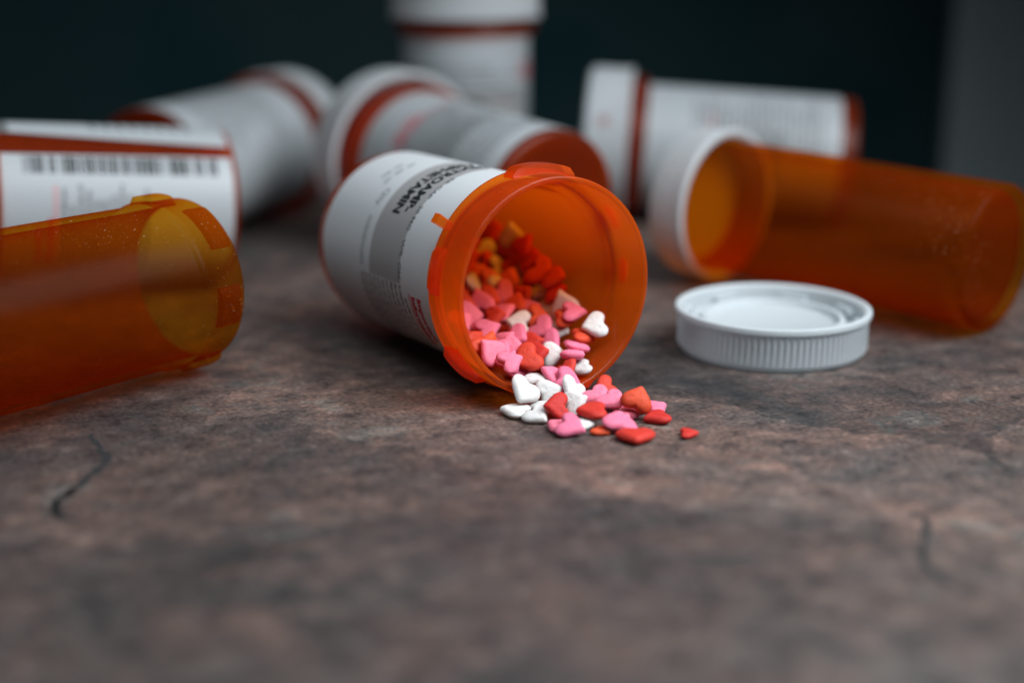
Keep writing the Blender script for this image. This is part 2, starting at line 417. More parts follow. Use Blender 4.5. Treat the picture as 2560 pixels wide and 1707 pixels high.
def dense(lb, R, t0, t1, z0, z1, ink, rng, pitch=2.0, h=1.15):  # close rows of small print, also added to dim the rear labels
    bm = bmesh.new(); z = z0
    while z < z1:
        greek(bm, R+.16, t0+rng.uniform(0, 3), t1-rng.uniform(0, .35)*(t1-t0), z, h, rng, 3, 9, 1.2); z += pitch
    return link('fine_print', bm, M[ink], lb)
RNG = random.Random(7)
BIG = dict(L=62, rb=17.9, rc=20.0, Lc=10.7)
GROUP_L = 'labelled amber pill bottles'
def labelled(name_label, base, a, roll, seam, sweep, open_, capH=12.0, capR=22.4, gap=4.2, rb=17.9, L=62, z_lab=(2.6, 50.6), skew=0, amb='amber_mid', paper='label', **pr):
    r = root('pill_bottle', base, a, roll, name_label, 'pill bottle', GROUP_L)
    b = vial_body(r, L, rb, rb+2.1, 10.7, M[amb], wall=1.1)
    lb = strip_label(r, rb, seam, seam+sweep, z_lab[0], z_lab[1]+(L-62), skew, paper)
    label_print(lb, rb, rng=RNG, **pr)
    if not open_:
        c = cap(r, L-10.7+gap, capR, capH)
    return r, lb

# the tipped open bottle in the middle
MAIN_A = axis_of(.547, .025)
MAIN_BASE = Vector((7.848, 240.38, 20.5))-MAIN_A*62
main, main_label = labelled('open amber bottle lying on its side, candy hearts pouring out of its mouth', MAIN_BASE, MAIN_A, 0,
                            -30, 222, True, z_lab=(3.3, 50.6), amb='amber_milky', paper='label_lit', t_name=94, t_info=99)
for t0, t1, z0, z1, h in ((-22, 15, 52.9, 56.6, 1.15), (52.5, 57, 51.4, 53.4, 2.6), (66, 90, 52.0, 55.4, .55), (119, 143, 52.4, 57.2, 1.1), (-66, -52, 53.4, 55.4, .6), (-97, -84, 53.4, 55.2, .4)):
    lug(main, 20.0, t0, t1, z0, z1, h, M['amber_milky'], .12 if t1-t0 < 6 else .35)

# labelled bottle at the left edge, barcode below the seam of its label
sb, sbl = labelled('bottle with a barcode under the dark red seam of its label', (-69.155, 333.68, 18.3), -axis_of(2.021, -.087), 0,
                   -34, 349, False, skew=12, z_lab=(1.5, 51.6), t_name=-130, t_info=-126, barcode=-60)
rng = random.Random(5)
bm = bmesh.new()
for i in range(8): greek(bm, 18.07, -16, 16, 9+3.0*i, 1.2, rng)
patch(bm, 18.07, -22, 6, 48.6, 51.2)
link('fine_print', bm, M['grey_ink'], sbl)
# bottle behind it, foot towards the camera
ra = axis_of(2.74, .03)
_, lb_ = labelled('bottle lying behind the barcode bottle, its cap pointing away to the right', (-95.5, 369.5, 18.6), ra, 0, -60, 345, False, rb=18.3, L=66, capR=20.9, gap=6.2, t_name=-40, t_info=-140, panel=False, info=False)
dense(lb_, 18.3, -20, 75, 10, 44, 'grey_ink', random.Random(21), pitch=2.0)  # print added to darken this label, in place of dimmer light
# bottle behind the tipped one, orange foot facing the camera
ba = -axis_of(.643, -.069)
_, lb_ = labelled('capped bottle right behind the tipped one, its round orange foot facing forward', (9.77, 327.5, 18.6), ba, 0, 150, 350, False, rb=18.3, L=68.5, capR=22.8, gap=5.6, t_name=-102, t_info=-64, panel=False)
dense(lb_, 18.3, -75, 30, 8, 41, 'grey_ink', random.Random(22), pitch=1.9)
# bottle lying at the back right
da = -axis_of(1.465, -.062)
dl, dlab = labelled('bottle lying behind the bare amber vial, dull red dot on its cap', (96.16, 404.65, 17.9), da, 0, 60, 350, False, rb=17.6, L=69.5, capR=21.9, capH=12.6, z_lab=(4.6, 50.6), t_name=-120, t_info=-104, panel=False)
dense(dlab, 17.6, -88, -20, 10, 46, 'grey_ink', random.Random(23), pitch=1.9)
capo = [c for c in dl.children if c.name.startswith('cap')][0]
bm = bmesh.new()
bmesh.ops.create_circle(bm, cap_ends=True, radius=1.5, segments=24)
for v in bm.verts:
    x, y = v.co.x, v.co.y; t = rad(-66)+x/21.6; v.co = (21.6*math.cos(t), 21.6*math.sin(t), 69.5-10.7+4.2+7+y)
link('print_dot', bm, principled('dot_ink', (.30, .16, .17), .5, .3), capo)
# standing bottle
_, lb_ = labelled('only bottle standing upright, at the back behind the others', (-13.65, 427.3, 0.0), Vector((0, 0, 1)), 0, 120, 350, False, rb=18.4, L=63.5, capR=22.0, t_name=60, t_info=60, z_lab=(2.6, 51.4))
dense(lb_, 18.4, -70, 40, 6, 30, 'grey_ink', random.Random(24))
dense(lb_, 18.4, -75, 75, 31, 44, 'grey_ink', random.Random(25))  # upper rows added only to dim the front of the label

# ------------------------------------------------------------------ bare amber vials and the loose lid
fa = axis_of(2.503, -.011)
fv = root('amber_vial', Vector((-61.54, 263.07, 16.9))-fa*78, fa, 0, 'empty open amber vial without a label, mouth turned away, at the left edge', 'pill vial', 'bare amber vials')
vial_body(fv, 78, 15.3, 15.9, 9.5, M['amber_clear'], wall=1.1, ledge=False)
for t0, t1, z0, z1, h in ((-16, 12, 68.8, 73.5, 1.1), (22, 58, 72.5, 77.2, .55), (84, 112, 71.5, 76.8, .6), (140, 168, 71.5, 76.8, .8)):
    lug(fv, 15.9, t0, t1, z0, z1, h, M['amber_clear'])
ga = -axis_of(.789, -.032)
gv = root('amber_vial', (99.73, 284.8, 16.1), ga, 0, 'capped amber vial without a label, behind the loose white lid', 'pill vial', 'bare amber vials')
vial_body(gv, 76.6, 15.4, 15.95, 8.0, M['amber_clear'], wall=1.1, ledge=False)
cap(gv, 68.6, 18.0, 10.6)

def lid():
    o = bpy.data.objects.new('bottle_lid', None); C.objects.link(o); o.location = (52.1*MM, 275.3*MM, 0.0)
    o.empty_display_size = .01
    tag(o, 'loose white ribbed lid lying upside down on the counter', 'lid')
    R = 19.3; H = 8.8
    p = [(0, .25), (R-3.2, .25), (R-2.4, 0), (R-1.3, .15), (R-.75, .8), (R-.45, 1.4), (R-.45, H-1.55), (R-.35, H-1.3), (R, H-1.25), (R+.12, H-.7), (R, H-.2), (R-.45, H), (R-1.1, H-.1), (R-1.5, H-.5),
         (R-1.75, 4.9), (R-2.2, 4.5), (14.9, 4.5), (14.5, 4.8)]
    bm = bmesh.new()
    lathe(bm, p+[(14.35, 6.4), (14.1, 6.7), (13.3, 6.7), (13.05, 6.4), (12.9, 5.6), (12.4, 5.3), (0, 5.3)], 288, rfun=lambda k, i, r: (-.26 if i % 3 == 0 else .0) if k in (5, 6) else 0)
    link('lid_shell', bm, M['white'], o, auto=rad(38))
    for t in (20, 65, 115, 160, 205, 250, 295, 340):
        bm = bmesh.new(); arc_block(bm, 16.2, 17.8, t-9, t+9, 5.6, 6.9, round_=.15)
        link('catch', bm, M['white'], o)
lid()
HEARTS = [  # id, colour, shape, width, position (mm), rotation (wxyz), label number, 1 = inside the bottle
 (0,'w',0,6.0,0.3,232.77,0.86,0.595,0.0,0.0,-0.804,0,0),
 (1,'w',1,6.0,2.08,234.34,3.75,0.879,0.323,0.339,-0.096,1,0),
 (2,'w',2,5.0,4.38,228.88,1.26,0.917,0.169,-0.126,0.339,2,0),
 (3,'r',0,5.2,7.41,228.9,2.92,0.69,0.239,0.354,-0.584,3,0),
 (4,'w',1,5.4,6.71,237.28,2.66,0.439,0.329,-0.484,0.682,4,0),
 (5,'w',2,5.0,10.47,237.03,3.28,0.875,0.342,0.326,-0.101,5,0),
 (6,'w',0,5.2,10.99,232.31,2.53,0.58,0.105,-0.427,0.686,6,0),
 (7,'r',1,6.2,13.35,228.27,2.38,0.715,0.035,0.013,-0.698,7,0),
 (8,'p',2,5.5,9.92,222.36,1.54,0.815,0.216,-0.117,0.524,8,0),
 (9,'w',0,4.6,11.95,225.92,0.66,0.694,0.0,0.0,0.72,9,0),
 (10,'p',1,6.0,10.01,240.43,3.5,0.706,0.371,-0.129,0.59,10,1),
 (11,'p',2,5.4,14.95,236.24,2.43,0.933,0.123,-0.101,0.322,11,0),
 (12,'p',0,5.4,17.21,232.74,2.63,0.927,0.171,-0.102,0.318,12,0),
 (13,'r',3,5.5,21.43,230.94,3.62,0.15,0.104,-0.442,0.878,13,0),
 (14,'p',2,5.0,25.09,234.33,0.93,0.459,0.061,-0.036,0.886,14,0),
 (15,'r',0,5.3,24.44,229.11,0.85,0.805,0.026,-0.018,-0.592,15,0),
 (16,'p',1,6.2,17.92,224.19,1.82,0.017,0.133,-0.137,0.982,16,0),
 (17,'p',2,5.2,18.94,230.7,0.72,0.431,0.0,-0.0,-0.902,17,0),
 (18,'r',0,3.7,14.89,223.01,0.54,0.886,0.005,0.009,0.464,18,0),
 (19,'r',1,6.6,20.2,219.13,1.03,1.0,-0.0,0.0,-0.015,19,0),
 (20,'r',2,3.5,29.29,221.65,0.65,0.707,0.025,-0.025,0.707,20,0),
 (21,'r',0,4.9,16.52,242.41,1.8,0.802,0.299,0.25,-0.453,21,1),
 (22,'r',1,4.0,13.58,237.7,1.1,0.419,0.08,-0.149,0.892,22,0),
 (23,'w',2,5.0,5.1,234.13,1.04,0.593,-0.057,-0.113,0.795,23,0),
 (24,'p',0,4.7,6.86,242.62,4.5,0.635,-0.097,0.301,-0.705,24,1),
 (25,'w',1,4.8,4.19,242.37,3.5,0.011,0.064,-0.039,0.997,25,1),
 (26,'r',2,5.0,9.79,244.44,4.4,0.904,0.253,-0.336,0.074,26,1),
 (27,'w',0,5.0,12.19,245.7,4.46,0.751,0.178,-0.066,-0.633,27,1),
 (28,'p',1,5.2,1.66,245.63,4.05,0.828,0.265,0.009,0.495,28,1),
 (29,'p',2,4.6,-0.44,242.16,7.1,0.151,0.206,-0.499,0.828,29,1),
 (30,'p',0,5.77,-3.83,243.36,8.62,0.461,0.004,0.501,-0.733,30,1),
 (31,'r',1,6.18,2.56,244.98,6.55,0.777,0.357,0.159,-0.494,31,1),
 (32,'w',2,5.05,7.76,248.57,6.37,0.622,0.287,-0.364,0.631,32,1),
 (33,'p',0,5.77,11.88,249.78,7.43,0.688,0.029,0.159,0.708,33,1),
 (34,'p',1,5.15,11.32,246.66,6.71,0.884,-0.181,0.116,0.415,-1,1),
 (35,'r',2,6.18,-4.11,248.05,8.23,-0.097,0.378,-0.486,0.782,35,1),
 (36,'p',0,4.84,-1.02,250.45,8.4,0.403,0.05,-0.541,0.737,-1,1),
 (37,'p',1,5.56,0.94,252.29,8.61,0.865,0.18,-0.311,0.35,-1,1),
 (38,'p',2,6.18,5.68,256.3,8.88,0.879,0.211,-0.287,0.316,38,1),
 (39,'w',0,6.39,8.58,257.39,8.39,0.872,0.098,-0.266,0.4,39,1),
 (40,'w',1,5.56,14.98,251.42,11.01,0.708,0.318,0.193,-0.601,40,1),
 (41,'w',2,6.39,9.76,261.09,12.6,0.035,-0.305,-0.543,0.782,41,1),
 (42,'w',0,5.36,0.99,257.82,9.83,0.591,0.265,0.334,-0.685,42,1),
 (43,'p',1,5.97,-7.78,257.9,11.09,0.512,0.445,-0.32,0.661,43,1),
 (44,'p',2,6.18,-6.35,263.64,12.55,-0.021,-0.184,-0.442,0.878,-1,1),
 (45,'p',0,5.77,-1.56,261.56,11.01,0.595,-0.042,-0.227,0.77,-1,1),
 (46,'p',1,5.56,3.38,264.12,10.69,0.622,0.096,-0.344,0.697,-1,1),
 (47,'p',2,5.56,-4.37,253.83,9.66,0.512,0.186,-0.287,0.788,-1,1),
 (48,'r',0,5.15,-6.38,248.6,9.0,0.025,0.462,-0.309,0.831,-1,1),
 (49,'w',1,5.36,7.08,264.96,10.87,0.483,-0.069,-0.39,0.781,-1,1),
 (50,'r',2,5.77,2.25,268.23,12.42,0.513,-0.026,-0.647,0.564,-1,1),
 (51,'p',0,5.97,-1.63,267.68,12.72,0.762,0.479,-0.158,0.406,-1,1),
 (52,'w',1,5.56,-2.31,270.11,13.5,0.485,0.4,-0.307,0.715,-1,1),
 (53,'w',2,5.56,3.19,273.16,12.92,0.474,0.09,-0.449,0.752,-1,1),
 (54,'w',0,5.15,5.94,268.72,13.16,0.878,0.274,-0.201,0.338,-1,1),
 (55,'r',1,5.56,8.54,265.26,14.18,0.746,0.008,-0.318,0.585,-1,1),
 (56,'w',2,5.97,-7.32,269.26,14.24,0.679,0.361,0.322,0.552,-1,1),
 (57,'r',0,5.15,-9.84,267.2,13.75,0.465,0.406,0.017,0.787,-1,1),
 (58,'p',1,5.56,-0.58,274.1,14.5,0.29,-0.131,-0.496,0.808,-1,1),
 (59,'r',2,6.59,5.9,269.92,16.62,0.821,0.354,-0.265,0.361,-1,1),
 (60,'w',0,5.77,-2.49,278.48,15.25,0.416,0.535,-0.098,0.729,-1,1),
 (61,'w',1,6.39,-5.6,283.2,17.09,0.82,0.454,-0.229,0.263,-1,1),
 (62,'p',2,5.77,-6.27,275.36,15.09,0.692,0.175,-0.259,0.651,-1,1),
 (63,'r',0,5.97,1.09,277.98,16.28,0.765,0.516,-0.225,0.312,-1,1),
 (64,'r',1,6.18,2.25,276.18,20.87,0.517,-0.134,-0.408,0.741,64,1),
 (65,'w',2,5.97,-0.02,280.56,21.99,0.099,-0.196,-0.634,0.742,-1,1),
 (66,'r',0,5.77,-6.3,291.59,19.52,0.186,-0.181,-0.513,0.818,-1,1),
 (67,'r',1,5.56,-2.6,286.65,18.28,0.459,-0.112,-0.648,0.597,-1,1),
 (68,'r',2,5.77,4.09,274.32,18.5,0.793,0.078,-0.389,0.463,-1,1),
 (69,'p',0,5.56,-3.9,272.38,14.34,0.61,0.36,-0.28,0.647,-1,1),
 (70,'r',1,5.77,-3.93,287.07,21.53,0.702,0.019,-0.479,0.526,-1,1),
 (71,'r',2,5.77,-8.18,281.09,17.33,0.583,0.256,-0.283,0.717,-1,1),
 (72,'r',0,5.56,-9.26,275.22,16.13,0.703,0.063,-0.322,0.631,-1,1),
 (73,'r',1,5.56,8.33,266.16,16.66,0.841,0.088,-0.306,0.438,-1,1),
 (74,'p',2,5.36,11.68,256.7,12.21,0.679,0.179,-0.143,0.698,-1,1),
 (75,'r',0,5.15,13.2,251.36,8.84,0.671,0.137,0.073,0.725,-1,1),
 (76,'r',1,5.36,4.69,247.64,6.78,0.719,0.07,-0.346,0.599,-1,1),
 (77,'r',2,5.15,3.78,251.89,7.68,0.708,0.099,-0.367,0.595,-1,1),
 (78,'p',0,5.15,0.43,247.95,7.57,0.604,0.402,-0.317,0.611,-1,1),
 (79,'p',1,5.36,7.06,251.97,7.49,0.842,0.3,-0.359,0.271,-1,1),
 (80,'r',2,5.36,5.25,260.86,10.04,0.608,0.397,-0.172,0.666,-1,1),
 (81,'r',0,5.36,-3.14,258.34,10.89,0.716,0.046,-0.371,0.589,-1,1),
 (82,'p',1,5.56,-9.47,254.95,10.85,0.322,0.329,-0.352,0.815,-1,1),
 (83,'r',2,5.36,-8.12,249.46,9.05,0.357,0.464,-0.049,0.809,-1,1),
 (84,'r',0,5.15,-5.25,244.77,8.87,0.103,0.301,-0.386,0.866,-1,1),
 (85,'p',1,5.15,-2.04,245.77,7.36,0.864,0.282,-0.274,0.315,-1,1),
 (86,'p',2,5.15,-0.1,238.37,8.1,0.473,0.164,-0.2,0.842,-1,1),
 (87,'r',0,5.36,-4.3,265.36,12.47,0.696,0.415,-0.304,0.501,-1,1),
 (88,'w',1,5.15,4.35,269.57,11.56,0.426,0.102,-0.351,0.828,-1,1),
 (89,'r',2,5.15,0.71,264.78,12.09,0.226,-0.129,-0.319,0.911,-1,1),
 (90,'r',0,5.36,-9.16,261.85,12.58,0.702,0.325,-0.215,0.596,-1,1),
 (91,'r',1,5.36,-7.15,286.99,18.39,0.472,0.251,-0.27,0.801,-1,1),
 (92,'r',2,5.36,-1.23,283.14,16.72,0.728,0.366,-0.475,0.332,-1,1),
 (93,'p',0,5.36,-0.02,281.51,18.72,0.373,0.015,-0.584,0.721,-1,1),
 (94,'r',1,5.15,-4.43,279.81,16.2,0.498,0.534,-0.115,0.673,-1,1),
 (95,'r',2,5.36,4.33,272.43,15.11,0.76,0.136,-0.24,0.588,-1,1),
 (96,'w',0,5.15,1.59,275.83,14.24,0.66,0.633,-0.284,0.287,-1,1),
 (97,'r',1,5.15,10.19,257.26,10.86,0.66,0.155,-0.133,0.723,-1,1),
 (98,'w',2,5.61,4.19,249.33,4.74,0.99,0.067,-0.035,0.123,-1,1),
 (101,'w',2,6.11,-3.17,251.05,5.11,0.019,0.106,0.081,0.991,-1,1),
 (104,'w',1,5.88,-3.76,255.7,5.87,0.297,0.301,-0.239,-0.874,-1,1),
 (106,'w',2,4.95,2.81,262.34,5.98,0.945,0.154,-0.179,-0.228,-1,1),
 (108,'r',1,6.05,-2.82,260.58,6.1,0.718,0.355,-0.265,-0.537,-1,1),
 (109,'w',2,5.15,-6.37,257.93,6.19,0.441,0.062,0.422,-0.79,-1,1),
 (110,'r',1,5.1,-10.59,257.3,5.96,-0.132,0.207,0.111,0.963,-1,1),
 (111,'r',1,5.12,1.76,266.4,6.72,0.87,0.221,-0.167,-0.408,-1,1),
 (112,'r',0,5.93,-1.79,265.35,6.57,0.297,-0.124,-0.151,0.935,-1,1),
 (114,'p',1,5.28,-6.25,263.72,5.83,0.727,0.001,0.062,0.684,-1,1),
 (118,'p',0,5.72,-10.61,260.08,6.94,0.917,-0.068,0.111,0.377,-1,1),
 (120,'r',2,5.06,-1.13,270.18,7.44,0.849,-0.208,0.118,-0.472,-1,1),
 (121,'p',0,5.05,-3.12,269.94,6.8,0.352,0.118,0.127,0.92,-1,1),
 (122,'r',1,6.0,-4.94,270.95,5.08,0.731,0.156,-0.052,-0.662,-1,1),
 (123,'p',0,5.61,-7.26,267.39,6.44,0.97,-0.22,-0.041,-0.095,-1,1),
 (127,'r',1,5.73,-13.43,262.53,8.39,0.993,0.045,-0.017,-0.108,-1,1),
 (130,'p',1,5.39,-0.91,274.85,8.18,0.356,0.364,0.037,-0.86,-1,1),
 (133,'p',2,5.7,-6.7,270.81,7.21,0.561,0.296,-0.344,-0.693,-1,1),
 (142,'r',1,6.05,-6.01,279.13,8.23,0.17,0.088,-0.432,-0.881,-1,1),
 (144,'p',0,6.17,-8.24,275.01,7.99,0.541,0.105,0.438,0.71,-1,1),
 (150,'r',2,5.78,-17.27,271.99,7.71,0.521,-0.346,0.016,0.78,-1,1),
 (151,'w',1,5.38,-17.22,270.49,6.44,0.402,0.185,-0.301,-0.845,-1,1),
 (154,'p',1,5.39,-7.79,281.79,8.7,0.844,0.01,-0.175,0.507,-1,1),
 (158,'p',1,5.81,-13.3,277.89,6.68,0.448,0.39,0.359,0.719,-1,1),
 (160,'r',2,5.94,-14.84,275.94,6.73,0.768,0.157,0.515,0.347,-1,1),
 (178,'p',0,5.52,-8.79,289.62,8.64,0.913,0.212,-0.348,-0.019,-1,1),
 (183,'r',1,5.64,-16.73,284.02,7.2,0.709,-0.166,0.162,0.665,-1,1),
 (186,'r',1,5.89,-20.68,283.64,4.91,0.625,0.154,-0.242,-0.726,-1,1),
 (191,'p',1,5.15,9.82,238.2,0.81,0.455,0.0,0.0,0.891,-1,1),
 (193,'w',0,5.15,11.44,233.91,0.73,0.978,-0.0,-0.0,0.211,-1,0),
 (194,'r',0,5.15,7.75,230.78,0.73,0.135,0.0,0.0,0.991,-1,0),
 (195,'p',2,5.15,7.64,225.18,0.71,0.423,0.0,-0.0,-0.906,-1,0),
 (196,'p',2,5.15,20.89,234.83,0.71,0.735,-0.0,0.0,-0.678,-1,0),
 (197,'w',2,5.15,16.01,234.1,0.71,0.215,-0.0,0.0,-0.977,-1,0),
 (199,'r',1,5.15,17.57,238.18,0.81,0.892,0.0,0.0,-0.452,-1,1),
 (200,'r',2,5.15,12.86,248.82,0.71,0.491,-0.0,-0.0,0.871,-1,1),
]
HEART_LABELS = {
 0: 'white heart lying flat at the left end of the spill, small bump on its rim',
 1: 'large white heart leaning on the bottle lip above the leftmost flat white one',
 2: 'plump white heart lying flat in front, touching the upright red heart',
 3: 'red heart standing on edge between the white hearts at the front',
 4: 'white heart wedged behind the upright red heart',
 5: 'upright white heart with its notch up, behind the upright red one',
 6: 'white heart leaning beside the notched upright white one, edge upward',
 7: 'wide red heart tilted forward, just behind the foremost pink heart',
 8: 'foremost pink heart, its face turned to the viewer',
 9: 'white heart almost hidden behind the foremost pink heart',
 10: 'long pink heart seen edge on, sliding over the bottle lip',
 11: 'slim pink heart slanting down beside the small red one, edge showing',
 12: 'pink heart leaning against the left side of the tall red heart',
 13: 'thick red heart standing point up on top of the spill at right',
 14: 'pink heart peeping out behind the right side of the tall red heart',
 15: 'flat red heart at the right edge of the heap, under the tall red one',
 16: 'pink heart lying flat with its notch forward, above the front red heart',
 17: 'pink heart lying flat under the tall red heart, half covered',
 18: 'little red heart half under the notched flat pink heart',
 19: 'red heart lying flat at the very front, point towards the viewer',
 20: 'small red heart lying alone on the counter, away from the others',
 21: 'red heart leaning up behind the spill, against the outside of the bottle rim',
 22: 'small red heart squeezed between the white and pink hearts in mid spill',
 23: 'white heart mostly covered by the upright red heart',
 24: 'pink heart facing forward on the bottle lip, notch to the right',
 25: 'white heart tucked under the pink one that faces forward on the lip',
 26: 'narrow red heart on edge between a pink and a white one at the lip',
 27: 'white heart at the right of the lip, beside the narrow red one',
 28: 'pink heart lying on the lip under the upright pink one',
 29: 'upright pink heart near the left side of the mouth, square looking',
 30: 'pink heart slipping over the left rim of the mouth',
 31: 'broad red heart with its notch up, just inside the lip',
 32: 'white heart with its notch to the left, just inside the lip',
 33: 'thin pink heart seen edge on below the two big white hearts',
 35: 'dark red heart standing on edge by the left inner rim',
 38: 'pink heart leaning on the big white heart inside the mouth',
 39: 'big white heart in the middle right of the mouth, resting on pink ones',
 40: 'white heart at the far right of the pile, against the inner wall',
 41: 'cream coloured heart standing tall against the right inner wall, deeper in',
 42: 'lone white heart in the middle of the pile among the pink ones',
 43: 'large salmon pink heart against the left inner rim',
 64: 'farthest pale heart at the very back of the pile',
}
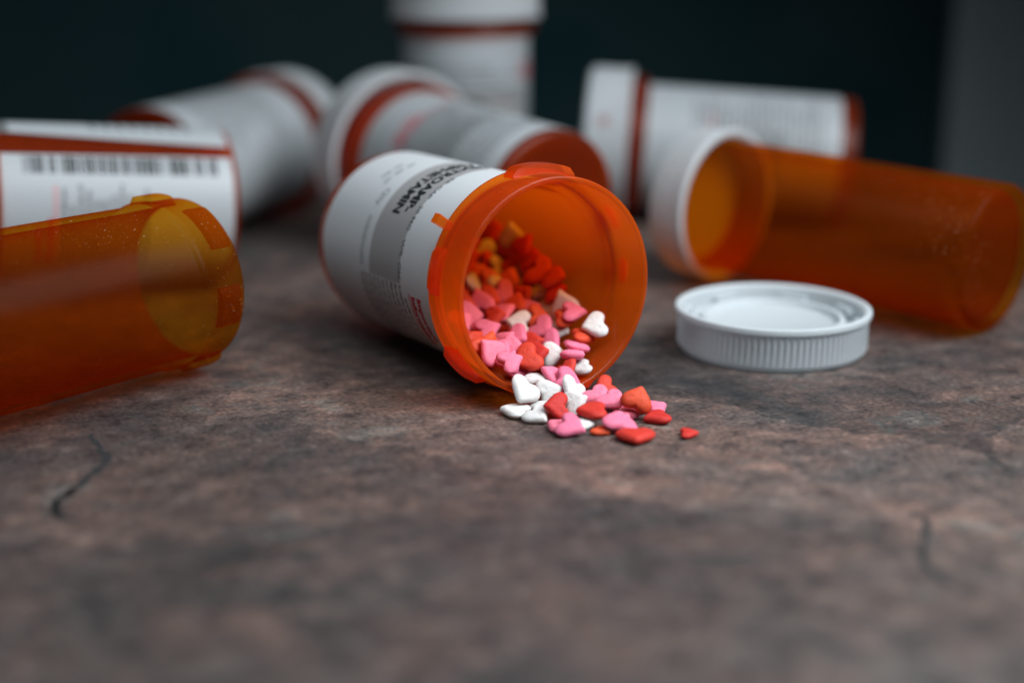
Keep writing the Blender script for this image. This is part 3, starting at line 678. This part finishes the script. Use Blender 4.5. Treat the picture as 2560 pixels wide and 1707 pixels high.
PLACED = {
 193: ('white heart in the spill on the counter, eighth from left', 'candy heart', 'white hearts in the spill on the counter'),
 197: ('white heart in the spill on the counter, tenth from left', 'candy heart', 'white hearts in the spill on the counter'),
 194: ('red heart in the spill on the counter, second from left', 'candy heart', 'red hearts in the spill on the counter'),
 195: ('pink heart in the spill on the counter, leftmost', 'candy heart', 'pink hearts in the spill on the counter'),
 196: ('pink heart in the spill on the counter, seventh from left', 'candy heart', 'pink hearts in the spill on the counter'),
 36: ('pink heart just inside the mouth, middle of pile, leftmost', 'candy heart', 'pink hearts just inside the mouth, middle of pile'),
 78: ('pink heart just inside the mouth, middle of pile, second from left', 'candy heart', 'pink hearts just inside the mouth, middle of pile'),
 191: ('pink heart buried under others in the pile inside the open bottle', 'candy heart', 'pink hearts buried under others in the open bottle'),
 97: ('red heart just inside the mouth, right side of pile, leftmost', 'candy heart', 'red hearts just inside the mouth, right side of pile'),
 200: ('red heart buried under others in the pile inside the open bottle', 'candy heart', 'red hearts buried under others in the open bottle'),
 75: ('red heart just inside the mouth, right side of pile, second from left', 'candy heart', 'red hearts just inside the mouth, right side of pile'),
 199: ('red heart just inside the mouth, right side of pile, rightmost', 'candy heart', 'red hearts just inside the mouth, right side of pile'),
 98: ('white heart buried under others in the pile inside the open bottle', 'candy heart', 'white hearts buried under others in the open bottle'),
 77: ('red heart just inside the mouth, middle of pile, second from left', 'candy heart', 'red hearts just inside the mouth, middle of pile'),
 76: ('red heart just inside the mouth, middle of pile, third from left', 'candy heart', 'red hearts just inside the mouth, middle of pile'),
 85: ('pink heart just inside the mouth, left side of pile, second from left', 'candy heart', 'pink hearts just inside the mouth, left side of pile'),
 86: ('pink heart just inside the mouth, left side of pile, rightmost', 'candy heart', 'pink hearts just inside the mouth, left side of pile'),
 79: ('pink heart just inside the mouth, right side of pile, leftmost', 'candy heart', 'pink hearts just inside the mouth, right side of pile'),
 34: ('pink heart just inside the mouth, right side of pile, second from left', 'candy heart', 'pink hearts just inside the mouth, right side of pile'),
 74: ('pink heart just inside the mouth, right side of pile, third from left', 'candy heart', 'pink hearts just inside the mouth, right side of pile'),
 84: ('red heart just inside the mouth, left side of pile, leftmost', 'candy heart', 'red hearts just inside the mouth, left side of pile'),
 44: ('pink heart halfway down the open bottle, middle of pile, second from left', 'candy heart', 'pink hearts halfway down the open bottle, middle of pile'),
 114: ('pink heart halfway down the open bottle, middle of pile, third from left', 'candy heart', 'pink hearts halfway down the open bottle, middle of pile'),
 47: ('pink heart halfway down the open bottle, middle of pile, fourth from left', 'candy heart', 'pink hearts halfway down the open bottle, middle of pile'),
 45: ('pink heart halfway down the open bottle, middle of pile, fifth from left', 'candy heart', 'pink hearts halfway down the open bottle, middle of pile'),
 37: ('pink heart halfway down the open bottle, middle of pile, rightmost', 'candy heart', 'pink hearts halfway down the open bottle, middle of pile'),
 51: ('pink heart halfway down the open bottle, right side of pile, leftmost', 'candy heart', 'pink hearts halfway down the open bottle, right side of pile'),
 46: ('pink heart halfway down the open bottle, right side of pile, second from left', 'candy heart', 'pink hearts halfway down the open bottle, right side of pile'),
 106: ('white heart buried under others in the pile inside the open bottle', 'candy heart', 'white hearts buried under others in the open bottle'),
 88: ('white heart halfway down the open bottle, right side of pile, leftmost', 'candy heart', 'white hearts halfway down the open bottle, right side of pile'),
 54: ('white heart halfway down the open bottle, right side of pile, second from left', 'candy heart', 'white hearts halfway down the open bottle, right side of pile'),
 49: ('white heart halfway down the open bottle, right side of pile, third from left', 'candy heart', 'white hearts halfway down the open bottle, right side of pile'),
 109: ('white heart buried under others in the pile inside the open bottle', 'candy heart', 'white hearts buried under others in the open bottle'),
 104: ('white heart buried under others in the pile inside the open bottle', 'candy heart', 'white hearts buried under others in the open bottle'),
 101: ('white heart buried under others in the pile inside the open bottle', 'candy heart', 'white hearts buried under others in the open bottle'),
 110: ('red heart buried under others in the pile inside the open bottle', 'candy heart', 'red hearts buried under others in the open bottle'),
 83: ('red heart buried under others in the pile inside the open bottle', 'candy heart', 'red hearts buried under others in the open bottle'),
 48: ('red heart halfway down the open bottle, left side of pile, only one there', 'candy heart', 'red hearts halfway down the open bottle, left side of pile'),
 89: ('red heart halfway down the open bottle, right side of pile, leftmost', 'candy heart', 'red hearts halfway down the open bottle, right side of pile'),
 111: ('red heart halfway down the open bottle, right side of pile, second from left', 'candy heart', 'red hearts halfway down the open bottle, right side of pile'),
 50: ('red heart halfway down the open bottle, right side of pile, third from left', 'candy heart', 'red hearts halfway down the open bottle, right side of pile'),
 80: ('red heart halfway down the open bottle, right side of pile, fourth from left', 'candy heart', 'red hearts halfway down the open bottle, right side of pile'),
 59: ('red heart halfway down the open bottle, right side of pile, fifth from left', 'candy heart', 'red hearts halfway down the open bottle, right side of pile'),
 73: ('red heart halfway down the open bottle, right side of pile, sixth from left', 'candy heart', 'red hearts halfway down the open bottle, right side of pile'),
 55: ('red heart halfway down the open bottle, right side of pile, rightmost', 'candy heart', 'red hearts halfway down the open bottle, right side of pile'),
 61: ('white heart deep in the open bottle, right side of pile, leftmost', 'candy heart', 'white hearts deep in the open bottle, right side of pile'),
 60: ('white heart deep in the open bottle, right side of pile, second from left', 'candy heart', 'white hearts deep in the open bottle, right side of pile'),
 52: ('white heart deep in the open bottle, right side of pile, third from left', 'candy heart', 'white hearts deep in the open bottle, right side of pile'),
 65: ('white heart deep in the open bottle, right side of pile, fourth from left', 'candy heart', 'white hearts deep in the open bottle, right side of pile'),
 96: ('white heart deep in the open bottle, right side of pile, fifth from left', 'candy heart', 'white hearts deep in the open bottle, right side of pile'),
 53: ('white heart deep in the open bottle, right side of pile, rightmost', 'candy heart', 'white hearts deep in the open bottle, right side of pile'),
 56: ('white heart deep in the open bottle, middle of pile, only one there', 'candy heart', 'white hearts deep in the open bottle, middle of pile'),
 186: ('red heart buried under others in the pile inside the open bottle', 'candy heart', 'red hearts buried under others in the open bottle'),
 183: ('red heart buried under others in the pile inside the open bottle', 'candy heart', 'red hearts buried under others in the open bottle'),
 160: ('red heart buried under others in the pile inside the open bottle', 'candy heart', 'red hearts buried under others in the open bottle'),
 57: ('red heart deep in the open bottle, middle of pile, leftmost', 'candy heart', 'red hearts deep in the open bottle, middle of pile'),
 72: ('red heart deep in the open bottle, middle of pile, rightmost', 'candy heart', 'red hearts deep in the open bottle, middle of pile'),
 122: ('red heart buried under others in the pile inside the open bottle', 'candy heart', 'red hearts buried under others in the open bottle'),
 178: ('pink heart deep in the open bottle, right side of pile, leftmost', 'candy heart', 'pink hearts deep in the open bottle, right side of pile'),
 154: ('pink heart deep in the open bottle, right side of pile, second from left', 'candy heart', 'pink hearts deep in the open bottle, right side of pile'),
 62: ('pink heart deep in the open bottle, right side of pile, third from left', 'candy heart', 'pink hearts deep in the open bottle, right side of pile'),
 69: ('pink heart deep in the open bottle, right side of pile, fourth from left', 'candy heart', 'pink hearts deep in the open bottle, right side of pile'),
 121: ('pink heart deep in the open bottle, right side of pile, fifth from left', 'candy heart', 'pink hearts deep in the open bottle, right side of pile'),
 130: ('pink heart buried under others in the pile inside the open bottle', 'candy heart', 'pink hearts buried under others in the open bottle'),
 58: ('pink heart deep in the open bottle, right side of pile, sixth from left', 'candy heart', 'pink hearts deep in the open bottle, right side of pile'),
 93: ('pink heart deep in the open bottle, right side of pile, rightmost', 'candy heart', 'pink hearts deep in the open bottle, right side of pile'),
 71: ('red heart deep in the open bottle, right side of pile, leftmost', 'candy heart', 'red hearts deep in the open bottle, right side of pile'),
 91: ('red heart deep in the open bottle, right side of pile, second from left', 'candy heart', 'red hearts deep in the open bottle, right side of pile'),
 66: ('red heart deep in the open bottle, right side of pile, third from left', 'candy heart', 'red hearts deep in the open bottle, right side of pile'),
 142: ('red heart buried under others in the pile inside the open bottle', 'candy heart', 'red hearts buried under others in the open bottle'),
 94: ('red heart deep in the open bottle, right side of pile, fourth from left', 'candy heart', 'red hearts deep in the open bottle, right side of pile'),
 70: ('red heart deep in the open bottle, right side of pile, fifth from left', 'candy heart', 'red hearts deep in the open bottle, right side of pile'),
 67: ('red heart deep in the open bottle, right side of pile, sixth from left', 'candy heart', 'red hearts deep in the open bottle, right side of pile'),
 92: ('red heart deep in the open bottle, right side of pile, seventh from left', 'candy heart', 'red hearts deep in the open bottle, right side of pile'),
 120: ('red heart buried under others in the pile inside the open bottle', 'candy heart', 'red hearts buried under others in the open bottle'),
 63: ('red heart deep in the open bottle, right side of pile, eighth from left', 'candy heart', 'red hearts deep in the open bottle, right side of pile'),
 68: ('red heart deep in the open bottle, right side of pile, tenth from left', 'candy heart', 'red hearts deep in the open bottle, right side of pile'),
 95: ('red heart deep in the open bottle, right side of pile, eleventh from left', 'candy heart', 'red hearts deep in the open bottle, right side of pile'),
 90: ('red heart halfway down the open bottle, middle of pile, leftmost', 'candy heart', 'red hearts halfway down the open bottle, middle of pile'),
 87: ('red heart halfway down the open bottle, middle of pile, second from left', 'candy heart', 'red hearts halfway down the open bottle, middle of pile'),
 81: ('red heart halfway down the open bottle, middle of pile, third from left', 'candy heart', 'red hearts halfway down the open bottle, middle of pile'),
 108: ('red heart halfway down the open bottle, middle of pile, fourth from left', 'candy heart', 'red hearts halfway down the open bottle, middle of pile'),
 112: ('red heart halfway down the open bottle, middle of pile, rightmost', 'candy heart', 'red hearts halfway down the open bottle, middle of pile'),
 118: ('pink heart buried under others in the pile inside the open bottle', 'candy heart', 'pink hearts buried under others in the open bottle'),
 82: ('pink heart halfway down the open bottle, left side of pile, only one there', 'candy heart', 'pink hearts halfway down the open bottle, left side of pile'),
 158: ('pink heart buried under others in the pile inside the open bottle', 'candy heart', 'pink hearts buried under others in the open bottle'),
 144: ('pink heart buried under others in the pile inside the open bottle', 'candy heart', 'pink hearts buried under others in the open bottle'),
 123: ('pink heart buried under others in the pile inside the open bottle', 'candy heart', 'pink hearts buried under others in the open bottle'),
 133: ('pink heart deep in the open bottle, middle of pile, only one there', 'candy heart', 'pink hearts deep in the open bottle, middle of pile'),
 150: ('red heart buried under others in the pile inside the open bottle', 'candy heart', 'red hearts buried under others in the open bottle'),
 127: ('red heart buried under others in the pile inside the open bottle', 'candy heart', 'red hearts buried under others in the open bottle'),
 151: ('white heart buried under others in the pile inside the open bottle', 'candy heart', 'white hearts buried under others in the open bottle'),
}
def heart_outline(n=40, smooth=3, deep=1.0):
    P=[]
    for i in range(n):
        t=2*math.pi*(i+.5)/n
        x=16*math.sin(t)**3; y=13*math.cos(t)-5*math.cos(2*t)*deep-2*math.cos(3*t)-math.cos(4*t)
        P.append((x,y))
    # even spacing
    def resample(P):
        L=[0]
        for a,b in zip(P,P[1:]+P[:1]): L.append(L[-1]+math.hypot(b[0]-a[0],b[1]-a[1]))
        R=[];k=0
        for i in range(n):
            d=L[-1]*i/n
            while L[k+1]<d:k+=1
            f=(d-L[k])/max(1e-9,L[k+1]-L[k]);a=P[k];b=P[(k+1)%len(P)]
            R.append((a[0]+(b[0]-a[0])*f,a[1]+(b[1]-a[1])*f))
        return R
    P=resample(P)
    for _ in range(smooth):
        P=[((P[i-1][0]+2*P[i][0]+P[(i+1)%n][0])/4,(P[i-1][1]+2*P[i][1]+P[(i+1)%n][1])/4) for i in range(n)]
    w=max(p[0] for p in P)-min(p[0] for p in P)
    cy=(max(p[1] for p in P)+min(p[1] for p in P))/2
    return [(x/w,(y-cy)/w*1.02) for x,y in P]
def heart_bm(thick=.36, smooth=3, deep=1.0, seed=0, n=40):
    """puffy sugar heart, width 1, tip towards -Y"""
    r = random.Random(seed)
    ph=[r.uniform(0,6.28) for _ in range(6)]; am=[r.uniform(.004,.011) for _ in range(6)]
    out=heart_outline(n,smooth,deep)
    bm=bmesh.new()
    lev=[(.30,.5),(.58,.47),(.76,.40),(.88,.29),(.96,.14),(1.0,0.0)]
    def lump(x,y,z): return sum(a*math.sin(p+5*(i+1)*.7*(x*math.cos(p*3)+y*math.sin(p*3)+z)) for i,(a,p) in enumerate(zip(am,ph)))
    rings=[]
    for s,h in lev+[(s,-h) for s,h in lev[-2::-1]]:
        ring=[]
        for x,y in out:
            q=lump(x*s,y*s,h); ring.append(bm.verts.new((x*s*(1+q),y*s*(1+q)+(1-s)*.0, h*thick*(1+3*lump(y,x*s,1-s)))))
        rings.append(ring)
    for a,b in zip(rings,rings[1:]):
        for i in range(n): bm.faces.new((a[i],a[(i+1)%n],b[(i+1)%n],b[i]))
    for ring,z in ((rings[0],.505),(rings[-1],-.505)):
        c=bm.verts.new((0,sum(v.co.y for v in ring)/n,z*thick))
        for i in range(n): bm.faces.new((ring[i],ring[(i+1)%n],c))
    bmesh.ops.recalc_face_normals(bm,faces=bm.faces[:])
    return bm

HEART_MESH = {}
for v, (th, sm, dp) in enumerate(((.32, 5, 1.0), (.35, 7, .9), (.31, 4, 1.1), (.52, 6, .9))):
    b = heart_bm(th, sm, dp, v, 44)
    for vv in b.verts: vv.co *= MM
    for f in b.faces: f.smooth = True
    for ck, cn in (('r', 'red'), ('p', 'pink'), ('w', 'white')):
        me = bpy.data.meshes.new('candy_heart'); b.to_mesh(me); me.materials.append(M['candy_'+cn]); HEART_MESH[ck, v] = me
    b.free()
CN = {'r': 'red', 'p': 'pink', 'w': 'white'}
for (hid, ck, v, w, x, y, z, qw, qx, qy, qz, li, inside) in HEARTS:
    o = bpy.data.objects.new('candy_heart', HEART_MESH[ck, v]); C.objects.link(o)
    o.location = (x*MM, y*MM, z*MM); o.rotation_mode = 'QUATERNION'; o.rotation_quaternion = (qw, qx, qy, qz)
    o.scale = (w, w, min(w, 5.3))
    if li >= 0: tag(o, HEART_LABELS[li], 'candy heart', 'candy hearts spilling from the open bottle')
    else:
        tag(o, *PLACED[hid])
